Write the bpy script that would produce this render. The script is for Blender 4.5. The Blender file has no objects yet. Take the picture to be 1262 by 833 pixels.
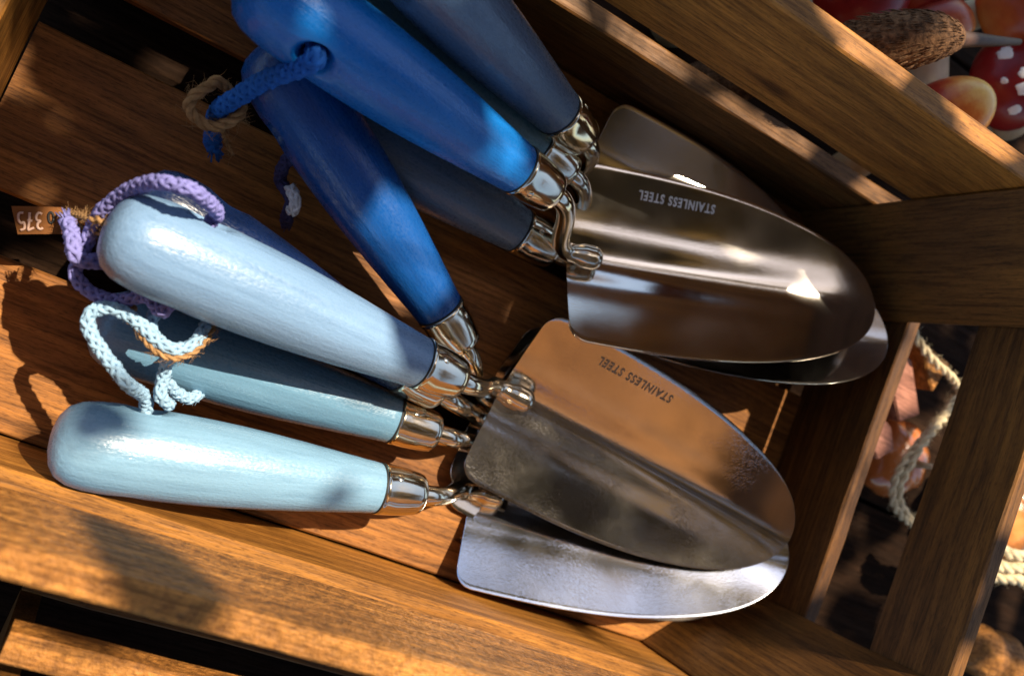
import bpy, bmesh, math, random
from mathutils import Vector, Matrix, Quaternion, noise

random.seed(7)
SC = bpy.context.scene
COL = SC.collection

# ------------------------------------------------------------------ camera
cam_data = bpy.data.cameras.new('camera')
cam = bpy.data.objects.new('camera', cam_data)
COL.objects.link(cam)
cam_data.sensor_width = 36.0
cam_data.lens = 1120.7158 / 1262.0 * 36.0
cam_data.clip_start = 0.01
cam_data.clip_end = 200.0
_r = Matrix(((0.8435565812, 0.3702773472, 0.3889819797),
             (0.3806807434, -0.9231733498, 0.0532272282),
             (0.3788066341, 0.1031777706, -0.9197064106)))
_m = Matrix(((_r[0][0], -_r[1][0], -_r[2][0]), (_r[0][1], -_r[1][1], -_r[2][1]), (_r[0][2], -_r[1][2], -_r[2][2]))).to_4x4()
_m.translation = (-0.3731, 0.0794, 0.4378)
cam.matrix_world = _m
cam_data.dof.use_dof = True
cam_data.dof.focus_distance = 0.385
cam_data.dof.aperture_fstop = 8.0
SC.camera = cam

# ------------------------------------------------------------------ daylight
TO_SUN = Vector((0.22, 0.50, 1.0)).normalized()
world = bpy.data.worlds.new('World')
SC.world = world
world.use_nodes = True
wn = world.node_tree.nodes
sky = wn.new('ShaderNodeTexSky')
sky.sky_type = 'NISHITA'
sky.sun_disc = False
sky.sun_elevation = math.asin(TO_SUN.z)
sky.sun_rotation = math.atan2(TO_SUN.x, TO_SUN.y)
wn['Background'].inputs['Strength'].default_value = 0.10
world.node_tree.links.new(sky.outputs[0], wn['Background'].inputs['Color'])
sun_data = bpy.data.lights.new('sun', 'SUN')
sun_data.energy = 5.0
sun_data.angle = math.radians(0.53)
sun_data.color = (1.0, 0.87, 0.67)
sun = bpy.data.objects.new('sun', sun_data)
COL.objects.link(sun)
sun.rotation_euler = TO_SUN.to_track_quat('Z', 'Y').to_euler()
SC.view_settings.view_transform = 'Standard'
SC.view_settings.look = 'None'
SC.view_settings.gamma = 1.0
SC.view_settings.exposure = 1.05
SC.view_settings.use_curve_mapping = False

# ------------------------------------------------------------------ helpers
def tag(o, label=None, cat=None, group=None, kind=None):
    if label: o['label'] = label
    if cat: o['category'] = cat
    if group: o['group'] = group
    if kind: o['kind'] = kind
    return o

def empty(name, mat=None, loc=(0, 0, 0)):
    o = bpy.data.objects.new(name, None)
    COL.objects.link(o)
    o.empty_display_size = 0.02
    if mat is not None:
        o.matrix_world = mat
    else:
        o.location = loc
    return o

def link(name, me, mat=None, parent=None, local=None):
    o = bpy.data.objects.new(name, me)
    COL.objects.link(o)
    if mat is not None:
        if len(me.materials) == 0:
            me.materials.append(mat)
        if me.materials[0] is not mat:
            o.material_slots[0].link = 'OBJECT'
            o.material_slots[0].material = mat
    if parent is not None:
        o.parent = parent
    if local is not None:
        o.matrix_local = local
    return o

def bm_mesh(bm, name, smooth=True):
    me = bpy.data.meshes.new(name)
    bm.normal_update()
    bm.to_mesh(me)
    bm.free()
    if smooth:
        for p in me.polygons:
            p.use_smooth = True
    return me

def lathe(bm, prof, seg=40, axis='X', cap=True):
    """prof: (along, radius) pairs, swept round the axis."""
    rings = []
    for a, r in prof:
        if r < 1e-6:
            co = (a, 0, 0) if axis == 'X' else ((0, a, 0) if axis == 'Y' else (0, 0, a))
            rings.append([bm.verts.new(co)])
        else:
            ring = []
            for i in range(seg):
                t = 2 * math.pi * i / seg
                c, s = r * math.cos(t), r * math.sin(t)
                co = (a, c, s) if axis == 'X' else ((s, a, c) if axis == 'Y' else (c, s, a))
                ring.append(bm.verts.new(co))
            rings.append(ring)
    for A, B in zip(rings, rings[1:]):
        if len(A) == 1 and len(B) == 1: continue
        for i in range(seg):
            j = (i + 1) % seg
            if len(A) == 1: bm.faces.new((A[0], B[j], B[i]))
            elif len(B) == 1: bm.faces.new((A[i], A[j], B[0]))
            else: bm.faces.new((A[i], A[j], B[j], B[i]))
    if cap:
        if len(rings[0]) > 1: bm.faces.new(list(reversed(rings[0])))
        if len(rings[-1]) > 1: bm.faces.new(rings[-1])

def spline(pts, n):
    """Catmull-Rom through pts, n samples, roughly even in length."""
    P = [Vector(p) for p in pts]
    P = [P[0] * 2 - P[1]] + P + [P[-1] * 2 - P[-2]]
    dense = []
    for i in range(1, len(P) - 2):
        p0, p1, p2, p3 = P[i - 1], P[i], P[i + 1], P[i + 2]
        for k in range(24):
            t = k / 24
            dense.append(0.5 * ((2 * p1) + (p2 - p0) * t + (2 * p0 - 5 * p1 + 4 * p2 - p3) * t * t + (3 * p1 - p0 - 3 * p2 + p3) * t ** 3))
    dense.append(P[-2].copy())
    acc = [0.0]
    for a, b in zip(dense, dense[1:]): acc.append(acc[-1] + (b - a).length)
    out, k = [], 0
    for i in range(n):
        d = acc[-1] * i / (n - 1)
        while k < len(acc) - 2 and acc[k + 1] < d: k += 1
        f = (d - acc[k]) / max(acc[k + 1] - acc[k], 1e-9)
        out.append(dense[k].lerp(dense[k + 1], min(1, max(0, f))))
    return out, acc[-1]

def frames(path):
    T = []
    for i in range(len(path)):
        a, b = path[max(0, i - 1)], path[min(len(path) - 1, i + 1)]
        T.append((b - a).normalized())
    n = T[0].orthogonal().normalized()
    F = []
    for i, t in enumerate(T):
        if i:
            n = (T[i - 1].rotation_difference(t)) @ n
            n = (n - t * n.dot(t)).normalized()
        F.append((t, n, t.cross(n)))
    return F

def tube(bm, path, rad, seg=8, flat=None):
    """rad: number or list; flat: list of (sideways, up) factors."""
    F = frames(path)
    rings = []
    for i, p in enumerate(path):
        r = rad[i] if isinstance(rad, (list, tuple)) else rad
        t, n, b = F[i]
        rings.append([bm.verts.new(p + n * (r * math.cos(2 * math.pi * k / seg)) + b * (r * math.sin(2 * math.pi * k / seg))) for k in range(seg)])
    for A, B in zip(rings, rings[1:]):
        for k in range(seg):
            j = (k + 1) % seg
            bm.faces.new((A[k], A[j], B[j], B[k]))
    bm.faces.new(list(reversed(rings[0])))
    bm.faces.new(rings[-1])

def braid(name, pts, R=0.0030, fray=True, pitch=0.017):
    """a round eight-strand braided cord following pts"""
    bm = bmesh.new()
    _, L = spline(pts, 8)
    n = max(12, int(L / 0.0011))
    path, L = spline(pts, n)
    F = frames(path)
    for s in range(8):
        d = 1 if s < 4 else -1
        ph = (s % 4) * math.pi / 2 + (0.0 if d > 0 else math.pi / 4)
        sp = []
        for i, p in enumerate(path):
            u = L * i / (n - 1)
            a = d * 2 * math.pi * u / pitch + ph
            w = 2 * math.pi * u / pitch * 4 + (0 if d > 0 else math.pi)
            rr = R * 0.70 * (1 + 0.20 * math.sin(w + (s % 4) * math.pi))
            t, nn, b = F[i]
            sp.append(p + nn * (rr * math.cos(a)) + b * (rr * math.sin(a)))
        tube(bm, sp, R * 0.40, 5)
    tube(bm, path, R * 0.62, 6)
    rnd = random.Random(hash(name) % 1000 + len(pts))
    for k in range(int(L * 900)):
        i = rnd.randrange(n)
        t, nn, b = F[i]
        a = rnd.uniform(0, 6.28)
        o = nn * math.cos(a) + b * math.sin(a)
        p0 = path[i] + o * R * 0.9
        p1 = p0 + o * rnd.uniform(.0004, .0012) + t * rnd.uniform(-.0018, .0018)
        tube(bm, [p0, p1], 0.00007, 3)
    if fray:
        e = path[-1]; t = F[-1][0]
        for k in range(26):
            dv = Vector((rnd.uniform(-1, 1), rnd.uniform(-1, 1), rnd.uniform(-1, 1))) * 0.5
            q = e + t * rnd.uniform(.002, .006) + dv * R * 1.6
            tube(bm, [e + dv * R, (e + q) / 2 + dv * R * .3, q], 0.00028, 4)
    return bm_mesh(bm, name)

def twine(name, pts, R=0.0011, strands=2, hairs=1.0, hair_len=.004):
    bm = bmesh.new()
    _, L = spline(pts, 8)
    n = max(12, int(L / 0.0009))
    path, L = spline(pts, n)
    F = frames(path)
    for s in range(strands):
        sp = []
        for i, p in enumerate(path):
            a = 2 * math.pi * (L * i / (n - 1)) / (R * 7) + s * 2 * math.pi / strands
            t, nn, b = F[i]
            sp.append(p + nn * (R * .55 * math.cos(a)) + b * (R * .55 * math.sin(a)))
        tube(bm, sp, [R * .62 * (1 + .2 * noise.noise(q * 900)) for q in sp], 6)
    rnd = random.Random(len(pts) * 31 + strands)
    for k in range(int(L * 3200 * hairs)):
        i = rnd.randrange(n)
        t, nn, b = F[i]
        a = rnd.uniform(0, 6.28)
        o = nn * math.cos(a) + b * math.sin(a)
        l = rnd.uniform(.2, 1) ** 2 * hair_len
        p0 = path[i] + o * R * .7
        p1 = p0 + o * l * .5 + t * rnd.uniform(-1, 1) * l
        p2 = p1 + o * l * rnd.uniform(-.1, .5) + t * rnd.uniform(-.6, .6) * l
        tube(bm, [p0, p1, p2], [.00009, .00007, .00004], 3)
    return bm_mesh(bm, name)

# ------------------------------------------------------------------ materials
def new_mat(name):
    m = bpy.data.materials.new(name)
    m.use_nodes = True
    nt = m.node_tree
    b = nt.nodes['Principled BSDF']
    return m, nt, b

def node(nt, kind, **kw):
    n = nt.nodes.new(kind)
    for k, v in kw.items():
        if k in n.inputs: n.inputs[k].default_value = v
        else: setattr(n, k, v)
    return n

def ramp(nt, fac, stops):
    r = nt.nodes.new('ShaderNodeValToRGB')
    el = r.color_ramp.elements
    while len(el) < len(stops): el.new(0.5)
    for e, (p, c) in zip(el, stops):
        e.position = p
        e.color = (c[0], c[1], c[2], 1)
    nt.links.new(fac, r.inputs[0])
    return r

def mapped(nt, scale, jitter=True):
    tc = nt.nodes.new('ShaderNodeTexCoord')
    mp = nt.nodes.new('ShaderNodeMapping')
    mp.inputs['Scale'].default_value = scale
    nt.links.new(tc.outputs['Object'], mp.inputs['Vector'])
    if jitter:
        oi = nt.nodes.new('ShaderNodeObjectInfo')
        mu = node(nt, 'ShaderNodeMath', operation='MULTIPLY')
        mu.inputs[1].default_value = 37.0
        nt.links.new(oi.outputs['Random'], mu.inputs[0])
        cb = nt.nodes.new('ShaderNodeCombineXYZ')
        for k in range(3): nt.links.new(mu.outputs[0], cb.inputs[k])
        nt.links.new(cb.outputs[0], mp.inputs['Location'])
    return mp.outputs[0]

def mixc(nt, a, b, fac, blend='MIX'):
    m = nt.nodes.new('ShaderNodeMix')
    m.data_type = 'RGBA'
    m.blend_type = blend
    for s, v in ((m.inputs[6], a), (m.inputs[7], b)):
        if isinstance(v, (tuple, list)): s.default_value = (v[0], v[1], v[2], 1)
        else: nt.links.new(v, s)
    if isinstance(fac, (int, float)): m.inputs[0].default_value = fac
    else: nt.links.new(fac, m.inputs[0])
    return m.outputs[2]

def wood(name, light, dark, rough=.5, relief=.35, saw=0.0, spec=.25):
    """stained softwood, grain along the object's X axis"""
    m, nt, b = new_mat(name)
    L = nt.links
    v = mapped(nt, (3.0, 42.0, 42.0))
    big = node(nt, 'ShaderNodeTexNoise', Scale=1.0, Detail=4.0, Roughness=.6, Distortion=.6)
    L.new(v, big.inputs['Vector'])
    v2 = mapped(nt, (34.0, 620.0, 620.0))
    fine = node(nt, 'ShaderNodeTexNoise', Scale=1.0, Detail=5.0, Roughness=.65)
    L.new(v2, fine.inputs['Vector'])
    v3 = mapped(nt, (1.6, 26.0, 26.0))
    wv = node(nt, 'ShaderNodeTexWave', Scale=2.2, Distortion=7.0, Detail=3.0)
    wv.wave_type = 'BANDS'; wv.bands_direction = 'DIAGONAL'
    wv.inputs['Detail Scale'].default_value = .7
    L.new(v3, wv.inputs['Vector'])
    v4 = mapped(nt, (9, 14, 14))
    blot = node(nt, 'ShaderNodeTexNoise', Scale=1.0, Detail=3.0, Roughness=.5)
    L.new(v4, blot.inputs['Vector'])
    mid = tuple((a + c) / 2 for a, c in zip(light, dark))
    c1 = ramp(nt, big.outputs['Fac'], [(.30, dark), (.52, mid), (.72, light)])
    c2 = ramp(nt, wv.outputs['Fac'], [(.0, tuple(x * .80 for x in mid)), (.55, mid), (1.0, light)])
    col = mixc(nt, c1.outputs[0], c2.outputs[0], .45)
    fr = ramp(nt, fine.outputs['Fac'], [(.36, (.30, .27, .25)), (.50, (.85, .84, .83)), (.62, (1.12, 1.1, 1.08))])
    col = mixc(nt, col, fr.outputs[0], .75, 'MULTIPLY')
    br = ramp(nt, blot.outputs['Fac'], [(.28, (.50, .46, .42)), (.50, (.92, .90, .88)), (.66, (1.15, 1.12, 1.08))])
    col = mixc(nt, col, br.outputs[0], .8, 'MULTIPLY')
    vp = mapped(nt, (240.0, 1500.0, 1500.0))
    po = node(nt, 'ShaderNodeTexNoise', Scale=1.0, Detail=3.0, Roughness=.7)
    L.new(vp, po.inputs['Vector'])
    pr = ramp(nt, po.outputs['Fac'], [(.36, (.42, .38, .35)), (.47, (1, 1, 1)), (.66, (1.12, 1.10, 1.06))])
    col = mixc(nt, col, pr.outputs[0], .7, 'MULTIPLY')
    # small knots and dents
    vk = mapped(nt, (7.0, 16.0, 16.0))
    kn = node(nt, 'ShaderNodeTexVoronoi', Scale=1.0)
    L.new(vk, kn.inputs['Vector'])
    kr = ramp(nt, kn.outputs['Distance'], [(.035, (.30, .24, .20)), (.10, (1, 1, 1))])
    col = mixc(nt, col, kr.outputs[0], .8, 'MULTIPLY')
    # every board took the stain a little differently
    oi = nt.nodes.new('ShaderNodeObjectInfo')
    vr = ramp(nt, oi.outputs['Random'], [(.0, (.82, .78, .72)), (.5, (1.0, 1.0, 1.0)), (1.0, (1.14, 1.16, 1.18))])
    col = mixc(nt, col, vr.outputs[0], 1.0, 'MULTIPLY')
    L.new(col, b.inputs['Base Color'])
    rr = ramp(nt, fine.outputs['Fac'], [(.3, (rough + .2,) * 3), (.7, (rough - .08,) * 3)])
    L.new(rr.outputs[0], b.inputs['Roughness'])
    b.inputs['Specular IOR Level'].default_value = spec
    bp = node(nt, 'ShaderNodeBump', Strength=relief, Distance=.0007)
    L.new(fine.outputs['Fac'], bp.inputs['Height'])
    out = bp
    if saw > 0:
        vs = mapped(nt, (260.0, 210.0, 210.0))
        sw = node(nt, 'ShaderNodeTexNoise', Scale=1.0, Detail=4.0, Roughness=.6)
        L.new(vs, sw.inputs['Vector'])
        sr = ramp(nt, sw.outputs['Fac'], [(.34, (.50, .46, .44)), (.50, (.95, .95, .95)), (.68, (1.25, 1.22, 1.18))])
        L.new(mixc(nt, col, sr.outputs[0], .8, 'MULTIPLY'), b.inputs['Base Color'])
        bp2 = node(nt, 'ShaderNodeBump', Strength=saw, Distance=.0030)
        L.new(sw.outputs['Fac'], bp2.inputs['Height'])
        L.new(bp.outputs[0], bp2.inputs['Normal'])
        out = bp2
    L.new(out.outputs[0], b.inputs['Normal'])
    return m

def paint(name, col, rough=.28):
    """brushed gloss paint over turned wood, grain along X"""
    m, nt, b = new_mat(name)
    L = nt.links
    v = mapped(nt, (22.0, 300.0, 300.0))
    g = node(nt, 'ShaderNodeTexNoise', Scale=1.0, Detail=4.0, Roughness=.6)
    L.new(v, g.inputs['Vector'])
    v2 = mapped(nt, (30.0, 45.0, 45.0))
    p = node(nt, 'ShaderNodeTexNoise', Scale=1.0, Detail=3.0, Roughness=.55)
    L.new(v2, p.inputs['Vector'])
    v3 = mapped(nt, (620.0, 900.0, 900.0))
    s = node(nt, 'ShaderNodeTexNoise', Scale=1.0, Detail=2.0, Roughness=.5)
    L.new(v3, s.inputs['Vector'])
    r1 = ramp(nt, g.outputs['Fac'], [(.36, (.80, .82, .84)), (.55, (1, 1, 1)), (.75, (1.06, 1.05, 1.04))])
    c = mixc(nt, col, r1.outputs[0], .7, 'MULTIPLY')
    r2 = ramp(nt, p.outputs['Fac'], [(.3, (.86, .87, .88)), (.7, (1.05, 1.05, 1.05))])
    c = mixc(nt, c, r2.outputs[0], .7, 'MULTIPLY')
    # worn flecks where the paint has rubbed thin
    v5 = mapped(nt, (55.0, 210.0, 210.0))
    w = node(nt, 'ShaderNodeTexNoise', Scale=1.0, Detail=6.0, Roughness=.75)
    L.new(v5, w.inputs['Vector'])
    r3 = ramp(nt, w.outputs['Fac'], [(.70, (0, 0, 0)), (.76, (1, 1, 1))])
    worn = tuple(min(.8, x * .5 + .22) for x in col)
    mx = node(nt, 'ShaderNodeMath', operation='MULTIPLY')
    mx.inputs[1].default_value = .55
    L.new(r3.outputs[0], mx.inputs[0])
    c = mixc(nt, c, worn, mx.outputs[0])
    L.new(c, b.inputs['Base Color'])
    r4 = ramp(nt, s.outputs['Fac'], [(.3, (rough - .08,) * 3), (.7, (rough + .14,) * 3)])
    L.new(r4.outputs[0], b.inputs['Roughness'])
    b.inputs['Specular IOR Level'].default_value = .55
    b1 = node(nt, 'ShaderNodeBump', Strength=.5, Distance=.0007)
    L.new(g.outputs['Fac'], b1.inputs['Height'])
    b2 = node(nt, 'ShaderNodeBump', Strength=.35, Distance=.0004)
    L.new(s.outputs['Fac'], b2.inputs['Height'])
    L.new(b1.outputs[0], b2.inputs['Normal'])
    L.new(b2.outputs[0], b.inputs['Normal'])
    return m

def steel(name, base=(.70, .68, .66), rough=.14, wet=0.0, grain=.5):
    m, nt, b = new_mat(name)
    L = nt.links
    b.inputs['Metallic'].default_value = 1.0
    v = mapped(nt, (26.0, 26.0, 26.0))
    n1 = node(nt, 'ShaderNodeTexNoise', Scale=1.0, Detail=4.0, Roughness=.6)
    L.new(v, n1.inputs['Vector'])
    c = ramp(nt, n1.outputs['Fac'], [(.3, tuple(x * .80 for x in base)), (.7, base)])
    L.new(c.outputs[0], b.inputs['Base Color'])
    v2 = mapped(nt, (1500.0, 1500.0, 1500.0))
    n2 = node(nt, 'ShaderNodeTexNoise', Scale=1.0, Detail=2.0)
    L.new(v2, n2.inputs['Vector'])
    r = ramp(nt, n1.outputs['Fac'], [(.35, (rough * .8,) * 3), (.75, (rough * 1.5,) * 3)])
    L.new(r.outputs[0], b.inputs['Roughness'])
    bp = node(nt, 'ShaderNodeBump', Strength=.05 * grain, Distance=.0004)
    L.new(n2.outputs['Fac'], bp.inputs['Height'])
    # fine scratches
    v4 = mapped(nt, (60.0, 1600.0, 600.0))
    n4 = node(nt, 'ShaderNodeTexNoise', Scale=1.0, Detail=3.0, Roughness=.7)
    L.new(v4, n4.inputs['Vector'])
    bs = node(nt, 'ShaderNodeBump', Strength=.03 * grain, Distance=.0004)
    L.new(n4.outputs['Fac'], bs.inputs['Height'])
    L.new(bp.outputs[0], bs.inputs['Normal'])
    out = bs
    if wet > 0:
        v3 = mapped(nt, (760.0, 900.0, 760.0))
        n3 = node(nt, 'ShaderNodeTexNoise', Scale=1.0, Detail=2.5, Roughness=.55, Distortion=.5)
        L.new(v3, n3.inputs['Vector'])
        hr = ramp(nt, n3.outputs['Fac'], [(.50, (0, 0, 0)), (.62, (1, 1, 1))])
        v5 = mapped(nt, (30.0, 30.0, 30.0))
        n5 = node(nt, 'ShaderNodeTexNoise', Scale=1.0, Detail=2.0)
        L.new(v5, n5.inputs['Vector'])
        mr = ramp(nt, n5.outputs['Fac'], [(.38, (0, 0, 0)), (.62, (1, 1, 1))])
        mm = mixc(nt, hr.outputs[0], mr.outputs[0], 1.0, 'MULTIPLY')
        b3 = node(nt, 'ShaderNodeBump', Strength=wet, Distance=.0003)
        L.new(mm, b3.inputs['Height'])
        L.new(bs.outputs[0], b3.inputs['Normal'])
        out = b3
    L.new(out.outputs[0], b.inputs['Normal'])
    return m

def plain(name, col, rough=.6, spec=.4, vary=.25, scale=60.0, bump=.2, coat=0.0, col2=None, sheen=0):
    m, nt, b = new_mat(name)
    L = nt.links
    v = mapped(nt, (scale,) * 3)
    n = node(nt, 'ShaderNodeTexNoise', Scale=1.0, Detail=5.0, Roughness=.6)
    L.new(v, n.inputs['Vector'])
    lo = tuple(x * (1 - vary) for x in col)
    hi = col2 or tuple(min(1, x * (1 + vary * .5)) for x in col)
    c = ramp(nt, n.outputs['Fac'], [(.3, lo), (.7, hi)])
    L.new(c.outputs[0], b.inputs['Base Color'])
    b.inputs['Roughness'].default_value = rough
    b.inputs['Specular IOR Level'].default_value = spec
    b.inputs['Coat Weight'].default_value = coat
    b.inputs['Coat Roughness'].default_value = .08
    if sheen: b.inputs['Sheen Weight'].default_value = sheen
    bp = node(nt, 'ShaderNodeBump', Strength=bump, Distance=.001)
    L.new(n.outputs['Fac'], bp.inputs['Height'])
    L.new(bp.outputs[0], b.inputs['Normal'])
    return m

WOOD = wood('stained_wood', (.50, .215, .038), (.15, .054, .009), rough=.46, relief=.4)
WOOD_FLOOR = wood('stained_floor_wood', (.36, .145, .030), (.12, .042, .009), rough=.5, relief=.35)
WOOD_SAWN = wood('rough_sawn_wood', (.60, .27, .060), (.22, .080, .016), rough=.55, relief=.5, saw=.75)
WOOD_SHADED = wood('shaded_stained_wood', (.20, .085, .017), (.055, .021, .005), rough=.5, relief=.4)  # crate stain darkened to put the inner walls' shade into the colour
TABLE = wood('table_wood', (.030, .015, .008), (.010, .006, .004), rough=.8, spec=.05)
STEEL = steel('blade_steel', (.72, .65, .57), .105, wet=.015)
STEEL_SPECK = steel('speckled_blade_steel', (.72, .65, .57), .11, wet=.10)
STEEL_WET_SKYLIT = steel('damp_skylit_blade_steel', (.93, .93, .95), .09, wet=.05)  # damp bumps; base paled to put the sky's reflection into the colour
STEEL_BRIGHT = steel('polished_steel', (.82, .71, .53), .12, grain=.6)
STAMP = steel('stamped_steel', (.28, .23, .18), .42)
STAMP_LIT = None
BLACK = plain('black_gap', (.012, .011, .010), .6)
STAMP_LIT = plain('stamped_lit_letters', (.80, .77, .72), .5, .5, .1)  # pale matte colour stands in for the light the letters catch
JUTE = plain('jute_fibre', (.36, .20, .085), .85, .2, .4, 300, .3)
JUTE_PALE = plain('pale_sisal', (.72, .58, .36), .85, .2, .3, 300, .3)

# ------------------------------------------------------------------ setting
def plank_mesh(name, lx, ly, lz, warp=.0006, seed=0, cuts=14, bevel=.0009):
    """a board along X, its min corner at the origin, edges softened and a little uneven"""
    bm = bmesh.new()
    rnd = random.Random(seed)
    rings = []
    for i in range(cuts + 1):
        x = lx * i / cuts
        dy = [warp * noise.noise(Vector((x * 16, seed * 3.1 + k * 7.7, 0))) * 1.6 for k in range(2)]
        dz = [warp * noise.noise(Vector((x * 16, seed * 5.3 + k * 9.1, 4))) * 1.6 for k in range(2)]
        b = bevel * (1 + .8 * noise.noise(Vector((x * 40, seed, 9))))
        y0, y1, z0, z1 = dy[0], ly + dy[1], dz[0], lz + dz[1]
        co = [(y0 + b, z0), (y1 - b, z0), (y1, z0 + b), (y1, z1 - b), (y1 - b, z1), (y0 + b, z1), (y0, z1 - b), (y0, z0 + b)]
        rings.append([bm.verts.new((x, y, z)) for y, z in co])
    for A, B in zip(rings, rings[1:]):
        for k in range(8):
            j = (k + 1) % 8
            bm.faces.new((A[k], B[k], B[j], A[j]))
    bm.faces.new(rings[0]); bm.faces.new(list(reversed(rings[-1])))
    return bm_mesh(bm, name, smooth=False)

table = empty('tabletop', loc=(0, 0, -.022))
tag(table, kind='structure')
for i, y in enumerate((-.62, -.47, -.32, -.17, -.02, .13, .28, .43, .58, .73)):
    o = link('plank', plank_mesh('plank', 2.0, .147, .02, .0006, 40 + i), TABLE, table)
    o.location = (-1.05, y, -.02)

X0, X1 = -.448, 0.0          # inside of the end walls
YW, HT, TH = .27, .1505, .0103
crate = tag(empty('wooden_crate'), 'brown stained slatted wooden crate holding the trowels', 'crate')

def board(name, x, y, z, lx, ly, lz, mat, seed, rot=0, warp=.0006, label=None, bevel=.0009):
    o = link(name, plank_mesh(name, lx, ly, lz, warp, seed, bevel=bevel), mat, crate)
    o.location = (x, y, z)
    o.rotation_euler = (0, 0, rot)
    if label: o['label'] = label
    return o

XL = X1 - X0
for k, (y, w) in enumerate(((.0012, .0698), (.0965, .0722), (.1955, .0735))):
    board('floor_board', X0 + .001, y, -.008, XL - .002, w, .008, WOOD_FLOOR, k, warp=.0007)
for k, x in enumerate((X1 - .034,)):
    board('floor_batten', x + .03, -.004, -.0215, .278, .03, .0132, WOOD_SHADED, 5 + k, rot=math.pi / 2)
# long sides
board('side_slat', X0 - TH, YW, -.004, XL + 2 * TH, TH, .0615, WOOD_SHADED, 10, label='lower slat of the far long side')
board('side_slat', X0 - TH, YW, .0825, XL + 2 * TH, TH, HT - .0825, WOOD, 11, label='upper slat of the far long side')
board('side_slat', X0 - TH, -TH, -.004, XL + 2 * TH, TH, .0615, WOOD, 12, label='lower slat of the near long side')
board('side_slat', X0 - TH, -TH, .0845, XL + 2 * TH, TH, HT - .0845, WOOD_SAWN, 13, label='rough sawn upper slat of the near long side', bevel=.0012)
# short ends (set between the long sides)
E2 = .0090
board('end_slat', X1 + E2, .0008, -.004, YW - .0016, E2, .0633, WOOD_SHADED, 20, rot=math.pi / 2, label='lower slat of the end beyond the blades')
board('end_slat', X1 + E2, .0008, .1045, YW - .0016, E2, HT - .1045, WOOD_SHADED, 21, rot=math.pi / 2, label='upper slat of the end beyond the blades')
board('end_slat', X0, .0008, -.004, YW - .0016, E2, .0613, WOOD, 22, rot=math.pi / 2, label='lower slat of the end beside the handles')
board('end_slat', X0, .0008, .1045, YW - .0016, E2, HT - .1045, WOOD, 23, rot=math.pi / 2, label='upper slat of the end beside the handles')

def post(cx, cy, sx, sy):
    """triangular corner post; its local X runs upward so that the grain does too"""
    bm = bmesh.new()
    a, h, b = .0492, HT - .0025, .0007
    prof = [(b, .0004), (a, .0004), (a + .0002, .0012), (.0012, a + .0002), (.0004, a), (.0004, b)]
    n = 8
    rings = []
    for i in range(n + 1):
        t = i / n
        rings.append([bm.verts.new((h * t, sx * p[0] * (1 + .012 * noise.noise(Vector((t * 4, cx * 30, cy * 30)))), sy * p[1])) for p in prof])
    for A, B in zip(rings, rings[1:]):
        for k in range(6):
            j = (k + 1) % 6
            bm.faces.new((A[k], B[k], B[j], A[j]))
    bm.faces.new(rings[0]); bm.faces.new(list(reversed(rings[-1])))
    bmesh.ops.recalc_face_normals(bm, faces=bm.faces)
    o = link('corner_post', bm_mesh(bm, 'corner_post', False), WOOD_SHADED, crate)
    # local (x,y,z) -> world (y->x, z->y, x->z)
    o.matrix_local = Matrix(((0, 1, 0, cx), (0, 0, 1, cy), (1, 0, 0, .0012), (0, 0, 0, 1)))
post(X1 - .0003, YW - .0003, -1, -1); post(X1 - .0003, .0003, -1, 1)

# ------------------------------------------------------------------ trowels
LH, LF, XB, ZB = .13679, .02158, .20225, -.02994
WB, WZ, LB, ZT = .04617, .01350, .17300, .00804

def handle_mesh():
    prof = [(0, 0), (.0003, .0050), (.0016, .0098), (.0042, .0136), (.0085, .0160), (.015, .0173), (.024, .0178), (.036, .01785), (.050, .0178),
            (.064, .0174), (.078, .0166), (.092, .0155), (.106, .0142), (.118, .0130), (.128, .0120), (LH - .0012, .0113), (LH, .0108)]
    fine = []
    for (a, ra), (b2, rb) in zip(prof, prof[1:]):
        fine.append((a, ra))
        if b2 - a > .006:
            fine.append(((a + b2) / 2, (ra + rb) / 2 + .00008))
    fine.append(prof[-1])
    bm = bmesh.new(); lathe(bm, fine, 56)
    bmesh.ops.recalc_face_normals(bm, faces=bm.faces)
    body = bpy.data.objects.new('tmp_handle', bm_mesh(bm, 'handle'))
    bm = bmesh.new()
    lathe(bm, [(-.03, .020), (-.0185, .0105), (-.0165, .0072), (-.0140, .0052), (-.010, .0043), (.010, .0043), (.0140, .0052), (.0165, .0072), (.0185, .0105), (.03, .020)], 32, 'Y')
    bmesh.ops.translate(bm, verts=bm.verts, vec=(.0310, 0, 0))
    bmesh.ops.recalc_face_normals(bm, faces=bm.faces)
    cut = bpy.data.objects.new('tmp_cut', bm_mesh(bm, 'cut'))
    COL.objects.link(body); COL.objects.link(cut)
    md = body.modifiers.new('hole', 'BOOLEAN'); md.operation = 'DIFFERENCE'; md.object = cut; md.solver = 'EXACT'
    dg = bpy.context.evaluated_depsgraph_get()
    me = bpy.data.meshes.new_from_object(body.evaluated_get(dg))
    me.name = 'handle'
    for p in me.polygons: p.use_smooth = True
    me.set_sharp_from_angle(angle=math.radians(50))
    bpy.data.objects.remove(body); bpy.data.objects.remove(cut)
    return me

def ferrule_mesh():
    bm = bmesh.new()
    prof = [(LH - .0008, .0100), (LH - .0006, .0117), (LH + .0006, .0119), (LH + .0012, .0117), (LH + .006, .0115), (LH + .012, .0109), (LH + .0175, .0101),
            (LH + .0200, .0095), (LH + .0213, .0082), (LH + LF, .0060), (LH + LF + .0001, .0042)]
    lathe(bm, prof, 48)
    bmesh.ops.recalc_face_normals(bm, faces=bm.faces)
    me = bm_mesh(bm, 'ferrule')
    return me

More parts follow.
